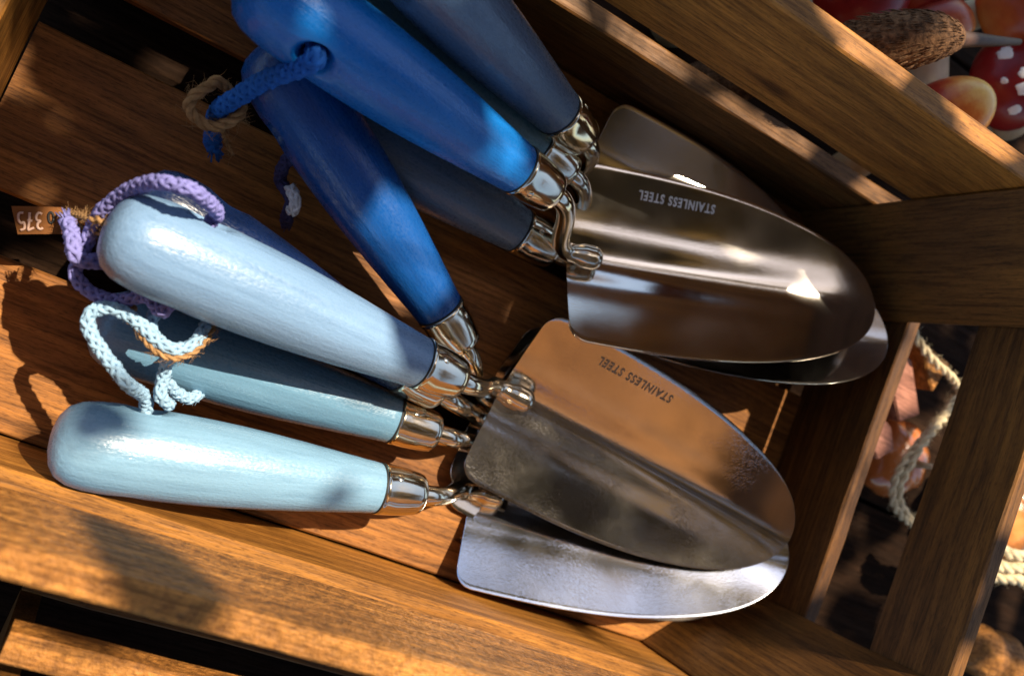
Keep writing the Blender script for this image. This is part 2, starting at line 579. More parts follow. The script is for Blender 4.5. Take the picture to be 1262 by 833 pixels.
def rivet_mesh():
    bm = bmesh.new()
    lathe(bm, [(-.0006, .0019), (0, .0018), (.0004, .0013), (.0006, 0)], 14, 'Z')
    bmesh.ops.recalc_face_normals(bm, faces=bm.faces)
    return bm_mesh(bm, 'rivet')

def gap_shade_ring_mesh():  # black ring standing in for the shaded gap between handle and ferrule
    bm = bmesh.new()
    lathe(bm, [(LH - .0016, .0105), (LH - .0015, .0116), (LH - .0007, .0116), (LH - .0006, .0100)], 48)
    bmesh.ops.recalc_face_normals(bm, faces=bm.faces)
    return bm_mesh(bm, 'gap_shade_ring')

def wing(x, y):
    """height of the blade's upper surface in its own frame"""
    s = max(0.0, min(1.0, x / LB))
    a = .017
    v = WZ * (math.sqrt(y * y + a * a) - a) / (math.sqrt(WB * WB + a * a) - a)
    g = -.0013 * math.exp(-(y / .0075) ** 2) * (1 - s) ** .6 + .0004 * math.exp(-((abs(y) - .0135) / .005) ** 2) * (1 - s)
    return v * (1 - .12 * s) + g + ZT * s ** 2.2

def half_width(x):
    s = min(1.0, x / LB)
    w = WB * (1.0 + .025 * math.sin(math.pi * min(1, s / .7)))* max(0.0, 1 - s ** 3.3) ** .52
    rc = .0085
    if x < rc:
        w -= rc - math.sqrt(max(0, rc * rc - (rc - x) ** 2))
    return w

def blade_mesh():
    bm = bmesh.new()
    xs = [0, .0003, .001, .002, .0035, .0055, .0085] + [.0085 + (LB * .80 - .0085) * i / 22 for i in range(1, 23)]
    xs += [LB * (1 - .20 * (1 - i / 18) ** 1.9) for i in range(1, 19)]
    ts = [-1 + 2 * k / 40 for k in range(41)]
    G = []
    for x in xs[:-1]:
        w = half_width(x)
        G.append([bm.verts.new((x, t * w, wing(x, t * w))) for t in ts])
    tip = bm.verts.new((LB, 0, wing(LB, 0)))
    for A, B in zip(G, G[1:]):
        for k in range(40): bm.faces.new((A[k], B[k], B[k + 1], A[k + 1]))
    for k in range(40): bm.faces.new((G[-1][k], tip, G[-1][k + 1]))
    bmesh.ops.recalc_face_normals(bm, faces=bm.faces)
    bm.faces.ensure_lookup_table()
    bm.normal_update()
    if bm.faces[400].normal.z < 0: bmesh.ops.reverse_faces(bm, faces=bm.faces)
    me = bm_mesh(bm, 'blade')
    o = bpy.data.objects.new('tmp_blade', me); COL.objects.link(o)
    md = o.modifiers.new('s', 'SOLIDIFY'); md.thickness = .0014; md.offset = -1
    m2 = o.modifiers.new('b', 'BEVEL'); m2.width = .00035; m2.segments = 2; m2.limit_method = 'ANGLE'; m2.angle_limit = math.radians(60)
    me2 = bpy.data.meshes.new_from_object(o.evaluated_get(bpy.context.evaluated_depsgraph_get()))
    me2.name = 'blade'
    bpy.data.objects.remove(o)
    for p in me2.polygons: p.use_smooth = True
    return me2

def letter_mesh():
    cu = bpy.data.curves.new('lettering', 'FONT')
    cu.body = 'STAINLESS STEEL'
    cu.size = .0062
    cu.space_character = 1.25
    cu.align_x = 'CENTER'
    cu.offset = .00012
    cu.extrude = .00016
    o = bpy.data.objects.new('tmp_text', cu); COL.objects.link(o)
    me = bpy.data.meshes.new_from_object(o.evaluated_get(bpy.context.evaluated_depsgraph_get()))
    me.name = 'stamped_lettering'
    bpy.data.objects.remove(o)
    for v in me.vertices:
        x, y, z = v.co
        X, Y = .054 - x * .74, .0385 - y
        v.co = (X, Y, wing(X, Y) + .00028 + z)
    return me

HANDLE, FERRULE, RIVET, GAP_SHADE_RING, BLADE, LETTERS = handle_mesh(), ferrule_mesh(), rivet_mesh(), gap_shade_ring_mesh(), blade_mesh(), letter_mesh()

def trowel(pose, col, label, steel_mat=None, stamp=None, rough=.28, rivet_angle=-.7, roll=0.0, bank=0.0, shift=0.0, pull=0.0, lettering=False):
    rv, loc, pit, yaw = Vector(pose[:3]), Vector(pose[3:6]), pose[6], pose[7]
    M = Quaternion(rv.normalized(), rv.length).to_matrix().to_4x4()
    M.translation = loc
    t = tag(empty('garden_trowel', M), label, 'trowel', 'blue handled trowels in the crate')
    link('handle', HANDLE, paint('paint_' + label.split(' handled')[0].replace(' ', '_'), col, rough), t, Matrix.Rotation(roll, 4, 'X'))
    f = link('ferrule', FERRULE, STEEL_BRIGHT, t)
    a = rivet_angle
    rm = Matrix.Rotation(a, 4, 'X') @ Matrix.Translation((LH + .0055, 0, .0113))
    link('rivet', RIVET, STEEL_BRIGHT, f, rm)
    link('gap_shade_ring', GAP_SHADE_RING, BLACK, t)
    BM = Matrix.Translation((XB - pull, shift, ZB)) @ Matrix.Rotation(yaw, 4, 'Z') @ Matrix.Rotation(pit, 4, 'Y') @ Matrix.Rotation(bank, 4, 'X')
    b = link('blade', BLADE, steel_mat or STEEL, t, BM)
    if lettering: link('stamped_lettering', LETTERS, stamp or STAMP, b)
    # forged neck: leaves the ferrule, drops in an S and ends as a rounded boss welded on the blade
    e = LH + LF
    B = lambda x, y, z: BM @ Vector((x, y, z))
    P0 = Vector((e + .001, 0, 0)); P3 = B(.004, 0, .0044)
    xb = (BM.to_3x3() @ Vector((1, 0, 0))).normalized()
    P1, P2 = P0 + Vector((.021, 0, .001)), P3 - xb * .021
    pts = [Vector((e - .006, 0, 0))]
    for k in range(13):
        q = k / 12
        pts.append(P0 * (1 - q) ** 3 + P1 * (3 * q * (1 - q) ** 2) + P2 * (3 * q * q * (1 - q)) + P3 * q ** 3)
    pts += [B(.011, 0, .0037), B(.0175, 0, .0034)]
    path, L = spline(pts, 60)
    rad = []
    for i in range(60):
        u = i / 59
        end = (1 - u) * L
        k = max(0, min(1, (.0160 - end) / .006))
        r = .0046 + .0006 * (1 - min(1, u * L / .02)) + .0016 * k * k * (3 - 2 * k)
        if end < .006: r *= math.sqrt(max(.02, 1 - (1 - end / .006) ** 2))
        rad.append(r)
    bm = bmesh.new(); tube(bm, path, rad, 18)
    bmesh.ops.recalc_face_normals(bm, faces=bm.faces)
    link('neck', bm_mesh(bm, 'neck'), STEEL_BRIGHT, t)
    return t

POSE = {
    'T1': (-0.44583, 0.27768, 0.03708, -0.38023, 0.19196, 0.11016, -0.50148, 0.06582),
    'T6': (0.22733, 0.21303, -0.02649, -0.38750, 0.09554, 0.09177, -0.41196, 0.00000),
    'T8': (0.00260, 0.13267, 0.16046, -0.37573, 0.01500, 0.05672, -0.41196, 0.00000),
    'T7': (0.11695, 0.01825, 0.05174, -0.37988, 0.06071, 0.02925, -0.15520, -0.17005),
    'T9': (0.13140, 0.13366, -0.17667, -0.38453, 0.11354, 0.05607, -0.12593, 0.08195),
    'T5': (0.09193, 0.17590, -0.51046, -0.36408, 0.18710, 0.06480, -0.19391, 0.43792),
    'T2': (-0.09125, 0.45895, -0.05024, -0.36057, 0.23260, 0.12327, -0.39718, 0.09124),
    'T3': (0.01244, 0.09016, -0.04279, -0.35763, 0.18055, 0.04069, -0.44868, 0.24776),
    'T4': (-0.27359, 0.19718, -0.07926, -0.36819, 0.22483, 0.06875, -0.34311, 0.07738),
}
T_NAVYGREY = trowel(POSE['T2'], (.075, .125, .20), 'navy grey handled trowel topmost by the far crate side, handle cut by the photo edge')
T_TEALBACK = trowel(POSE['T4'], (.08, .18, .23), 'teal handled trowel squeezed between the royal blue and navy grey handles')
T_SLATE = trowel(POSE['T3'][:6] + (-.44, .13), (.078, .120, .170), 'slate grey handled trowel lying underneath the royal blue handle', rivet_angle=-.2, shift=.014, pull=.010, bank=-.25)
T_COBALT = trowel(POSE['T5'], (.005, .066, .255), 'cobalt blue handled trowel lying diagonally below the royal blue one')
T_ROYAL = trowel(POSE['T1'], (.005, .135, .44), 'royal blue handled trowel with braided blue cord, on top of the far heap', stamp=STAMP_LIT, rivet_angle=1.35, roll=-.15, bank=.13, lettering=True)
T_INDIGO = trowel(POSE['T9'], (.005, .014, .055), 'dark indigo handled trowel mostly hidden behind the powder blue handle')
T_TEAL = trowel(POSE['T7'], (.108, .222, .325), 'dusty teal handled trowel between the powder blue and pale aqua handles', bank=.12, shift=-.004, pull=.009)
T_AQUA = trowel(POSE['T8'], (.175, .310, .430), 'pale aqua handled trowel lying along the near crate side', STEEL_WET_SKYLIT, bank=-.12)
T_POWDER = trowel(POSE['T6'], (.165, .270, .415), 'powder blue handled trowel with lilac cord and the fully visible blade', STEEL_SPECK, bank=.07, lettering=True)

# ------------------------------------------------------------------ hanging cords
def child_mesh(name, me, mat, parent):
    o = link(name, me, mat, parent)
    if parent.type == 'EMPTY': o.matrix_parent_inverse = parent.matrix_world.inverted()
    return o
bpy.context.view_layer.update()
CORD_BLUE = plain('royal_blue_cord', (.012, .11, .42), .75, .25, .3, 400, .2)
CORD_LILAC = plain('lilac_cord', (.20, .19, .44), .85, .2, .25, 400, .2)
CORD_SKY = plain('pale_blue_cord', (.27, .42, .56), .85, .2, .2, 400, .2)
CORD_NAVY = plain('navy_cord', (.06, .06, .16), .85, .2, .3, 400, .2)
CORD_WHITE = plain('white_cord', (.75, .76, .82), .85, .2, .2, 400, .2)
BLUE_CORD = [(-0.3457, 0.1868, 0.0880), (-0.3509, 0.1798, 0.0960), (-0.3550, 0.1740, 0.0940), (-0.3592, 0.1687, 0.0840), (-0.3639, 0.1630, 0.0720), (-0.3682, 0.1579, 0.0620), (-0.3691, 0.1549, 0.0530), (-0.3680, 0.1513, 0.0460), (-0.3664, 0.1480, 0.0400), (-0.3642, 0.1452, 0.0360)]
BLUE_TWINE = [(-0.3665, 0.1638, 0.0600), (-0.3732, 0.1654, 0.0640), (-0.3763, 0.1614, 0.0630), (-0.3791, 0.1566, 0.0620), (-0.3793, 0.1520, 0.0600), (-0.3748, 0.1495, 0.0580), (-0.3686, 0.1495, 0.0580), (-0.3638, 0.1535, 0.0600), (-0.3613, 0.1582, 0.0610), (-0.3623, 0.1625, 0.0600), (-0.3657, 0.1645, 0.0590)]
BLUE_TWINE_END = [(-0.3653, 0.1527, 0.0580), (-0.3637, 0.1495, 0.0520), (-0.3601, 0.1473, 0.0460), (-0.3567, 0.1452, 0.0420)]
LILAC_A = [(-0.3578, 0.1101, 0.0940), (-0.3577, 0.1128, 0.1040), (-0.3613, 0.1151, 0.1110), (-0.3661, 0.1167, 0.1140), (-0.3714, 0.1162, 0.1140), (-0.3764, 0.1154, 0.1100), (-0.3805, 0.1140, 0.1020), (-0.3851, 0.1104, 0.0920), (-0.3883, 0.1058, 0.0840), (-0.3909, 0.1007, 0.0780), (-0.3919, 0.0955, 0.0720), (-0.3918, 0.0893, 0.0680), (-0.3914, 0.0824, 0.0660), (-0.3914, 0.0774, 0.0660), (-0.3893, 0.0745, 0.0660), (-0.3836, 0.0720, 0.0660), (-0.3775, 0.0718, 0.0680), (-0.3715, 0.0741, 0.0720), (-0.3658, 0.0782, 0.0760), (-0.3606, 0.0831, 0.0780), (-0.3558, 0.0875, 0.0780)]
LILAC_B = [(-0.3800, 0.0849, 0.0640), (-0.3854, 0.0837, 0.0680), (-0.3897, 0.0817, 0.0710), (-0.3937, 0.0831, 0.0720), (-0.3958, 0.0867, 0.0700), (-0.3981, 0.0904, 0.0660), (-0.4010, 0.0932, 0.0620)]
LILAC_TWINE = [(-0.4070, 0.0948, 0.0300), (-0.4004, 0.0967, 0.0500), (-0.3940, 0.0965, 0.0720), (-0.3897, 0.0972, 0.0800), (-0.3870, 0.0954, 0.0780), (-0.3903, 0.0931, 0.0700), (-0.3965, 0.0928, 0.0600), (-0.4045, 0.0942, 0.0360)]
SKY_A = [(-0.3394, 0.0424, 0.0520), (-0.3485, 0.0428, 0.0660), (-0.3538, 0.0435, 0.0730), (-0.3590, 0.0458, 0.0760), (-0.3653, 0.0496, 0.0750), (-0.3725, 0.0542, 0.0730), (-0.3783, 0.0589, 0.0720), (-0.3806, 0.0631, 0.0720), (-0.3795, 0.0668, 0.0720), (-0.3747, 0.0695, 0.0730), (-0.3687, 0.0694, 0.0740), (-0.3626, 0.0675, 0.0750), (-0.3566, 0.0648, 0.0760), (-0.3514, 0.0638, 0.0770), (-0.3463, 0.0651, 0.0760), (-0.3429, 0.0694, 0.0740), (-0.3418, 0.0747, 0.0710), (-0.3417, 0.0793, 0.0670), (-0.3444, 0.0820, 0.0580)]
SKY_B = [(-0.3579, 0.0846, 0.0660), (-0.3585, 0.0803, 0.0700), (-0.3601, 0.0750, 0.0710), (-0.3604, 0.0696, 0.0720), (-0.3583, 0.0660, 0.0740), (-0.3537, 0.0638, 0.0720), (-0.3500, 0.0602, 0.0660), (-0.3484, 0.0551, 0.0620), (-0.3474, 0.0499, 0.0600), (-0.3458, 0.0444, 0.0600), (-0.3405, 0.0415, 0.0540)]
SKY_C = [(-0.3458, 0.0501, 0.0560), (-0.3407, 0.0472, 0.0500), (-0.3351, 0.0458, 0.0440), (-0.3314, 0.0475, 0.0400), (-0.3308, 0.0509, 0.0360)]
SKY_TWINE = [(-0.3685, 0.0747, 0.0700), (-0.3669, 0.0702, 0.0730), (-0.3636, 0.0657, 0.0740), (-0.3585, 0.0621, 0.0760), (-0.3530, 0.0603, 0.0780), (-0.3477, 0.0608, 0.0780), (-0.3434, 0.0641, 0.0770), (-0.3404, 0.0691, 0.0750), (-0.3392, 0.0745, 0.0720), (-0.3394, 0.0797, 0.0680), (-0.3411, 0.0828, 0.0620)]
NAVY_CORD = [(-0.3348, 0.1573, 0.0500), (-0.3363, 0.1529, 0.0440), (-0.3359, 0.1492, 0.0360), (-0.3339, 0.1459, 0.0300), (-0.3313, 0.1436, 0.0340), (-0.3292, 0.1413, 0.0360), (-0.3271, 0.1395, 0.0370), (-0.3262, 0.1367, 0.0340), (-0.3254, 0.1337, 0.0280), (-0.3234, 0.1313, 0.0200)]
TAG = [(-0.4234, 0.0912, 0.0300), (-0.4066, 0.0986, 0.0300), (-0.4029, 0.0886, 0.0300), (-0.4172, 0.0819, 0.0300)]
ROPE_A = [(0.0218, 0.2317, 0.0350), (0.0308, 0.2251, 0.0360), (0.0422, 0.2193, 0.0360), (0.0578, 0.2160, 0.0340), (0.0735, 0.2155, 0.0300), (0.0923, 0.2133, 0.0220), (0.0948, 0.2049, 0.0220), (0.0841, 0.1925, 0.0280), (0.0713, 0.1790, 0.0340), (0.0639, 0.1652, 0.0360), (0.0613, 0.1522, 0.0350), (0.0618, 0.1411, 0.0330), (0.0659, 0.1319, 0.0320), (0.0765, 0.1266, 0.0300), (0.0897, 0.1221, 0.0280)]
ROPE_B = [(0.0942, 0.2083, 0.0200), (0.0861, 0.1967, 0.0260), (0.0756, 0.1832, 0.0300), (0.0638, 0.1667, 0.0330), (0.0568, 0.1520, 0.0340), (0.0556, 0.1397, 0.0340), (0.0610, 0.1295, 0.0330), (0.0721, 0.1244, 0.0310), (0.0856, 0.1221, 0.0290)]

def hole(t, side, depth, roll=0.0):
    return t.matrix_world @ (Matrix.Rotation(roll, 4, 'X') @ Vector((.031, side * depth, 0)))
BLUE_CORD = [hole(T_ROYAL, -1, .002, -.15), hole(T_ROYAL, -1, .012, -.15), hole(T_ROYAL, -1, .0185, -.15)] + BLUE_CORD[3:]
LILAC_A = [hole(T_POWDER, 1, .004), hole(T_POWDER, 1, .0165), hole(T_POWDER, 1, .0205) + Vector((0, 0, .006))] + LILAC_A[3:-2] + [hole(T_POWDER, -1, .0205), hole(T_POWDER, -1, .010)]
SKY_A = [hole(T_AQUA, 1, .004), hole(T_AQUA, 1, .0165), hole(T_AQUA, 1, .0205) + Vector((-.003, .002, .006))] + SKY_A[3:]
c = child_mesh('hanging_cord', braid('blue_cord', BLUE_CORD, .0034), CORD_BLUE, T_ROYAL)
w = child_mesh('twine_loop', twine('blue_twine', BLUE_TWINE, .0021, 3, 2.2, .007), JUTE, c)
w = child_mesh('twine_end', twine('blue_twine_end', BLUE_TWINE_END, .0008, 2, 2.0, .005), JUTE, c)
c = child_mesh('hanging_cord', braid('lilac_cord', LILAC_A, .0025, False), CORD_LILAC, T_POWDER)
w = child_mesh('cord_knot', braid('lilac_knot', LILAC_B, .0028, True), CORD_LILAC, c)
c = child_mesh('hanging_cord', braid('sky_cord', SKY_A, .0025, False), CORD_SKY, T_AQUA)
for nm, P, fr in (('cord_strand', SKY_B, False), ('cord_tail', SKY_C, True)):
    w = child_mesh(nm, braid(nm, P, .0024, fr), CORD_SKY, c)
w = child_mesh('twine_ring', twine('sky_twine', SKY_TWINE, .0011, 2, 1.6, .005), JUTE, c)
c = child_mesh('hanging_cord', braid('navy_cord', NAVY_CORD, .0026, True), CORD_NAVY, T_COBALT)
w = child_mesh('cord_knot', braid('white_knot', [Vector(NAVY_CORD[5]) + Vector((-.001, .003, .001)), Vector(NAVY_CORD[6]) + Vector((.001, 0, .003)), Vector(NAVY_CORD[7]) + Vector((.001, -.002, .002))], .0026, False), CORD_WHITE, c)

# ------------------------------------------------------------------ price tag
TAGM = plain('brown_card', (.20, .078, .024), .8, .1, .25, 90, .1)
CHALK = plain('pale_pink_pen', (.62, .40, .30), .8, .2, .15, 200, .1)
a, b2, c2, d2 = [Vector(p) for p in TAG]
tg = tag(empty('price_tag', loc=a), 'small brown card price tag reading 375, tied on with twine', 'price tag')
ux, uy = (b2 - a), (d2 - a)
def tagpt(u, v, z=0.0):
    p = a.lerp(b2, u).lerp(d2.lerp(c2, u), v)
    return p - a + Vector((0, 0, z + .0016 * math.sin(u * 2.6)))
bm = bmesh.new()
N = 10
top = [[bm.verts.new(tagpt(i / N, v, .0004)) for i in range(N + 1)] for v in (0, 1)]
bot = [[bm.verts.new(tagpt(i / N, v, -.0004)) for i in range(N + 1)] for v in (0, 1)]
for i in range(N):
    bm.faces.new((top[0][i], top[1][i], top[1][i + 1], top[0][i + 1]))
    bm.faces.new((bot[0][i], bot[0][i + 1], bot[1][i + 1], bot[1][i]))
    for v in (0, 1): bm.faces.new((top[v][i], top[v][i + 1], bot[v][i + 1], bot[v][i]))
for i in (0, N): bm.faces.new((top[0][i], top[1][i], bot[1][i], bot[0][i]))
bmesh.ops.recalc_face_normals(bm, faces=bm.faces)
card = link('card', bm_mesh(bm, 'card', False), TAGM, tg)
DIG = {'3': [(.1, .95), (.45, 1.0), (.8, .85), (.75, .62), (.35, .52), (.8, .42), (.85, .18), (.5, 0), (.1, .12)],
       '7': [(.05, .95), (.5, .98), (.9, .98), (.6, .55), (.35, 0)],
       '5': [(.9, 1.0), (.3, .95), (.25, .60), (.65, .62), (.88, .36), (.65, .04), (.1, .05)]}
for ch, u0 in (('3', .60), ('7', .40), ('5', .23)):
    # written upside down to the camera: reading direction runs to the left
    pts = [tagpt(u0 - .16 * x, .20 + .60 * y + .06 * x, .0007) for x, y in DIG[ch]]
    pth, _ = spline(pts, 26)
    bm = bmesh.new(); tube(bm, pth, .00052, 6)
    if ch == '7':
        tube(bm, [tagpt(u0 - .03, .52, .0007), tagpt(u0 - .13, .50, .0007)], .0005, 6)
    link('digit', bm_mesh(bm, 'digit'), CHALK, tg)
ring = [tagpt(.76 + .055 * math.cos(t), .40 + .20 * math.sin(t), .0006) for t in [2 * math.pi * k / 18 for k in range(19)]]
bm = bmesh.new(); tube(bm, ring, .0005, 6)
link('eyelet', bm_mesh(bm, 'eyelet'), BLACK, tg)
w = link('twine', twine('lilac_twine', LILAC_TWINE, .0014, 2, 2.0, .005), JUTE, tg)
w.matrix_parent_inverse = Matrix.Translation(a).inverted()

# ------------------------------------------------------------------ things outside the crate
def gradient(name, stops, rough=.30, coat=.05, lo=0.0, hi=1.0, bump=.1):
    m, nt, b = new_mat(name)
    tc = nt.nodes.new('ShaderNodeTexCoord')
    sp = nt.nodes.new('ShaderNodeSeparateXYZ')
    nt.links.new(tc.outputs['Generated'], sp.inputs[0])
    nz = node(nt, 'ShaderNodeTexNoise', Scale=6.0, Detail=5.0, Roughness=.6)
    nt.links.new(tc.outputs['Generated'], nz.inputs['Vector'])
    ad = node(nt, 'ShaderNodeMath', operation='MULTIPLY_ADD')
    ad.inputs[1].default_value = .45
    ad.inputs[2].default_value = -.22
    nt.links.new(nz.outputs['Fac'], ad.inputs[0])
    ad2 = node(nt, 'ShaderNodeMath', operation='ADD')
    nt.links.new(ad.outputs[0], ad2.inputs[0]); nt.links.new(sp.outputs['Z'], ad2.inputs[1])
    r = ramp(nt, ad2.outputs[0], stops)
    nt.links.new(r.outputs[0], b.inputs['Base Color'])
    b.inputs['Roughness'].default_value = rough
    b.inputs['Coat Weight'].default_value = coat
    b.inputs['Specular IOR Level'].default_value = .3
    bp = node(nt, 'ShaderNodeBump', Strength=bump, Distance=.001)
    nt.links.new(nz.outputs['Fac'], bp.inputs['Height'])
    nt.links.new(bp.outputs[0], b.inputs['Normal'])
    return m
RED = gradient('red_glaze', [(.0, (.24, .012, .010)), (.5, (.26, .014, .012)), (1, (.13, .006, .008))])
ORANGE = gradient('orange_glaze', [(.0, (.55, .22, .05)), (.45, (.38, .08, .02)), (1, (.24, .02, .012))])
FLAME = gradient('flame_glaze', [(.0, (.26, .015, .012)), (.45, (.36, .03, .015)), (.70, (.62, .20, .04)), (.95, (.80, .50, .14))])
CREAM = plain('cream_stem', (.66, .58, .42), .55, .4, .2, 70, .3)
TAN = plain('tan_stem', (.42, .28, .15), .55, .4, .3, 70, .3)
WHITE = plain('white_spot', (.80, .76, .70), .5, .4, .1, 90, .2)
FEATHER = plain('brown_feathers', (.07, .034, .017), .85, .2, .5, 500, .9, col2=(.24, .12, .055))
BEAK = plain('horn_beak', (.07, .032, .018), .5, .3, .4, 120, .3)

def mushroom(loc, h, stem_r, cap_r, cap_h, stem_mat, cap_mat, label, tilt=(0, 0), spots=0, cup=False):
    t = tag(empty('toadstool', Matrix.Translation(loc) @ Matrix.Rotation(tilt[0], 4, 'X') @ Matrix.Rotation(tilt[1], 4, 'Y')), label, 'toadstool', 'glazed toadstools behind the crate')
    bm = bmesh.new()
    lathe(bm, [(0, stem_r * 1.25), (h * .12, stem_r * 1.3), (h * .4, stem_r * 1.02), (h * .8, stem_r * .9), (h, stem_r * .85)], 28, 'Z')
    bmesh.ops.recalc_face_normals(bm, faces=bm.faces)
    for v in bm.verts:
        v.co.x += .0016 * noise.noise(v.co * 60 + Vector(loc)); v.co.y += .0016 * noise.noise(v.co * 55 + Vector(loc) * 3)
    link('stem', bm_mesh(bm, 'stem'), stem_mat, t)
    bm = bmesh.new()
    pr = []
    if cup:     # cap tipped back so that it reads as a flaring bowl
        pr = [(h - cap_h * .2, stem_r * .8), (h + cap_h * .1, cap_r * .55), (h + cap_h * .45, cap_r * .88), (h + cap_h * .8, cap_r), (h + cap_h, cap_r * .98), (h + cap_h * 1.02, cap_r * .90), (h + cap_h * .8, cap_r * .55), (h + cap_h * .72, 0)]
    else:
        for k in range(13):
            u = math.pi / 2 * k / 12
            pr.append((h + cap_h * math.sin(u), cap_r * math.cos(u) if k < 12 else 0))
        pr = [(h + cap_h * .10, stem_r * .8), (h - cap_h * .02, cap_r * .8), (h - cap_h * .06, cap_r * .95)] + pr
    lathe(bm, pr, 36, 'Z')
    bmesh.ops.recalc_face_normals(bm, faces=bm.faces)
    for v in bm.verts:
        k = 1 + .05 * noise.noise(v.co * 40 + Vector(loc) * 9)
        v.co.x *= k; v.co.y *= k
    cap = link('cap', bm_mesh(bm, 'cap'), cap_mat, t)
    rnd = random.Random(int(loc[0] * 9999) & 1023)
    for k in range(spots):
        u, a = rnd.uniform(.35, 1.35), k * 2.399 + rnd.uniform(-.3, .3)
        n = Vector((math.cos(u) * math.cos(a) / cap_r, math.cos(u) * math.sin(a) / cap_r, math.sin(u) / cap_h)).normalized()
        p = Vector((cap_r * math.cos(u) * math.cos(a), cap_r * math.cos(u) * math.sin(a), h + cap_h * math.sin(u)))
        bm = bmesh.new()
        r = rnd.uniform(.0020, .0046)
        lathe(bm, [(-.0008, r), (.0002, r * .9), (.0005, r * .5), (.0006, 0)], 18, 'Z')
        for v in bm.verts: v.co.x *= 1 + .5 * noise.noise(v.co * 400 + p * 50); v.co.y *= 1 + .5 * noise.noise(v.co * 380 - p * 70)
        bmesh.ops.recalc_face_normals(bm, faces=bm.faces)
        link('spot', bm_mesh(bm, 'spot'), WHITE, cap, Matrix.Translation(p) @ n.to_track_quat('Z', 'Y').to_matrix().to_4x4())
    return t
ZG = -.022
mushroom((-.010, .338, .030), .062, .0110, .022, .018, CREAM, ORANGE, 'toadstool lying on its side with a thick cream stem beside the bird', (-.95, -.75))
mushroom((-.040, .2985, .006), .064, .008, .0205, .032, TAN, FLAME, 'leaning toadstool with a tall red cap turning yellow at the top', (-.45, .1))
mushroom((.020, .384, ZG), .080, .009, .027, .026, TAN, RED, 'dark red toadstool with white spots at the photo corner', (.1, -.1), spots=14)
mushroom((-.106, .372, ZG), .074, .010, .032, .026, CREAM, RED, 'plain dark red toadstool behind the bird head')
mushroom((-.068, .402, ZG), .070, .010, .032, .028, CREAM, RED, 'deep red toadstool farthest behind the crate')
mushroom((-.012, .412, ZG), .085, .010, .026, .030, CREAM, ORANGE, 'glossy orange red toadstool at the very top corner')
mushroom((-.165, .338, ZG), .090, .012, .020, .020, CREAM, TAN, 'pale tan toadstool peeping over the far crate rim')
mushroom((.040, .372, ZG), .060, .012, .014, .016, TAN, TAN, 'small tan toadstool at the right below the spotted one')

# bird: head and body one continuous surface, beak apart
bd = tag(empty('bird_figurine', loc=(-.119, .3150, ZG)), 'brown feathery bird figurine with a long beak behind the crate', 'bird figurine')
bm = bmesh.new()
spine = [(-.022, -.016, .004), (-.022, -.015, .030), (-.018, -.012, .062), (-.010, -.008, .092), (-.003, -.004, .112), (.006, .003, .128), (.018, .010, .137), (.028, .016, .136), (.034, .0195, .134)]
rads = [.012, .016, .013, .0085, .0090, .0125, .0145, .0120, .0065]
pth, _ = spline([Vector(p) for p in spine], 40)
rr = []
for i in range(40):
    f = i / 39 * (len(rads) - 1); k = min(len(rads) - 2, int(f)); rr.append(rads[k] + (rads[k + 1] - rads[k]) * (f - k))
tube(bm, pth, rr, 28)
for v in bm.verts: v.co += v.co.normalized() * .0016 * noise.noise(v.co * 160)
bmesh.ops.recalc_face_normals(bm, faces=bm.faces)
body = link('body', bm_mesh(bm, 'body'), FEATHER, bd)
rnd = random.Random(3)
bm = bmesh.new()
for k in range(2600):
    i = rnd.randrange(4, 39); a = rnd.uniform(0, 6.283)
    t, n, b = frames(pth[max(0, i - 1):i + 2])[1] if 0 < i < 39 else frames(pth)[i]
    o = n * math.cos(a) + b * math.sin(a)
    p0 = pth[i] + o * rr[i] * .97
    l = rnd.uniform(.003, .008)
    tube(bm, [p0, p0 - t * l * .6 + o * l * .25, p0 - t * l + o * l * .3], [.00034, .00026, .00008], 3)
pl = link('plumage', bm_mesh(bm, 'plumage'), FEATHER, bd); tag(pl, kind='stuff')
bm = bmesh.new()
bp, _ = spline([(.030, .017, .1340), (.046, .026, .1330), (.064, .036, .1305), (.082, .047, .126)], 16)
tube(bm, bp, [.0054 - .0036 * (i / 15) ** .6 for i in range(16)], 14)
link('beak', bm_mesh(bm, 'beak'), BEAK, bd)
# through the gap of the end wall: sisal, blocks, glazed gourd
rp = tag(link('sisal_rope', twine('sisal_rope', ROPE_A, .0024, 2, 1.4, .006), JUTE_PALE), 'pale sisal rope looping behind the crate end, seen through the slat gap', 'rope')
w = link('rope_strand', twine('rope_strand', ROPE_B, .0021, 2, 1.4, .006), JUTE_PALE, rp)
PINK = wood('reddish_wood', (.52, .24, .17), (.30, .12, .08), rough=.6)
def block(pts, z0, z1, label, mat):
    bm = bmesh.new()
    c = sum((Vector((p[0], p[1], 0)) for p in pts), Vector()) / len(pts)
    lo = [bm.verts.new((p[0] - c.x, p[1] - c.y, 0)) for p in pts]
    hi = [bm.verts.new((p[0] - c.x, p[1] - c.y, z1 - z0)) for p in pts]
    bm.faces.new(list(reversed(lo))); bm.faces.new(hi)
    for k in range(len(pts)):
        j = (k + 1) % len(pts); bm.faces.new((lo[k], lo[j], hi[j], hi[k]))
    bmesh.ops.recalc_face_normals(bm, faces=bm.faces)
    bmesh.ops.bevel(bm, geom=[e for e in bm.edges], offset=.0008, segments=2, affect='EDGES')
    o = link('wooden_offcut', bm_mesh(bm, 'wooden_offcut', False), mat)
    o.location = (c.x, c.y, z0)
    return tag(o, label, 'wood piece')
block([(.030, .219), (.046, .213), (.066, .186), (.052, .176), (.035, .196)], ZG, .026, 'flat reddish wooden offcut behind the crate end slat', PINK)
block([(.045, .174), (.052, .172), (.060, .160), (.050, .150), (.036, .160)], ZG, .022, 'small reddish wooden offcut below the flat one', PINK)
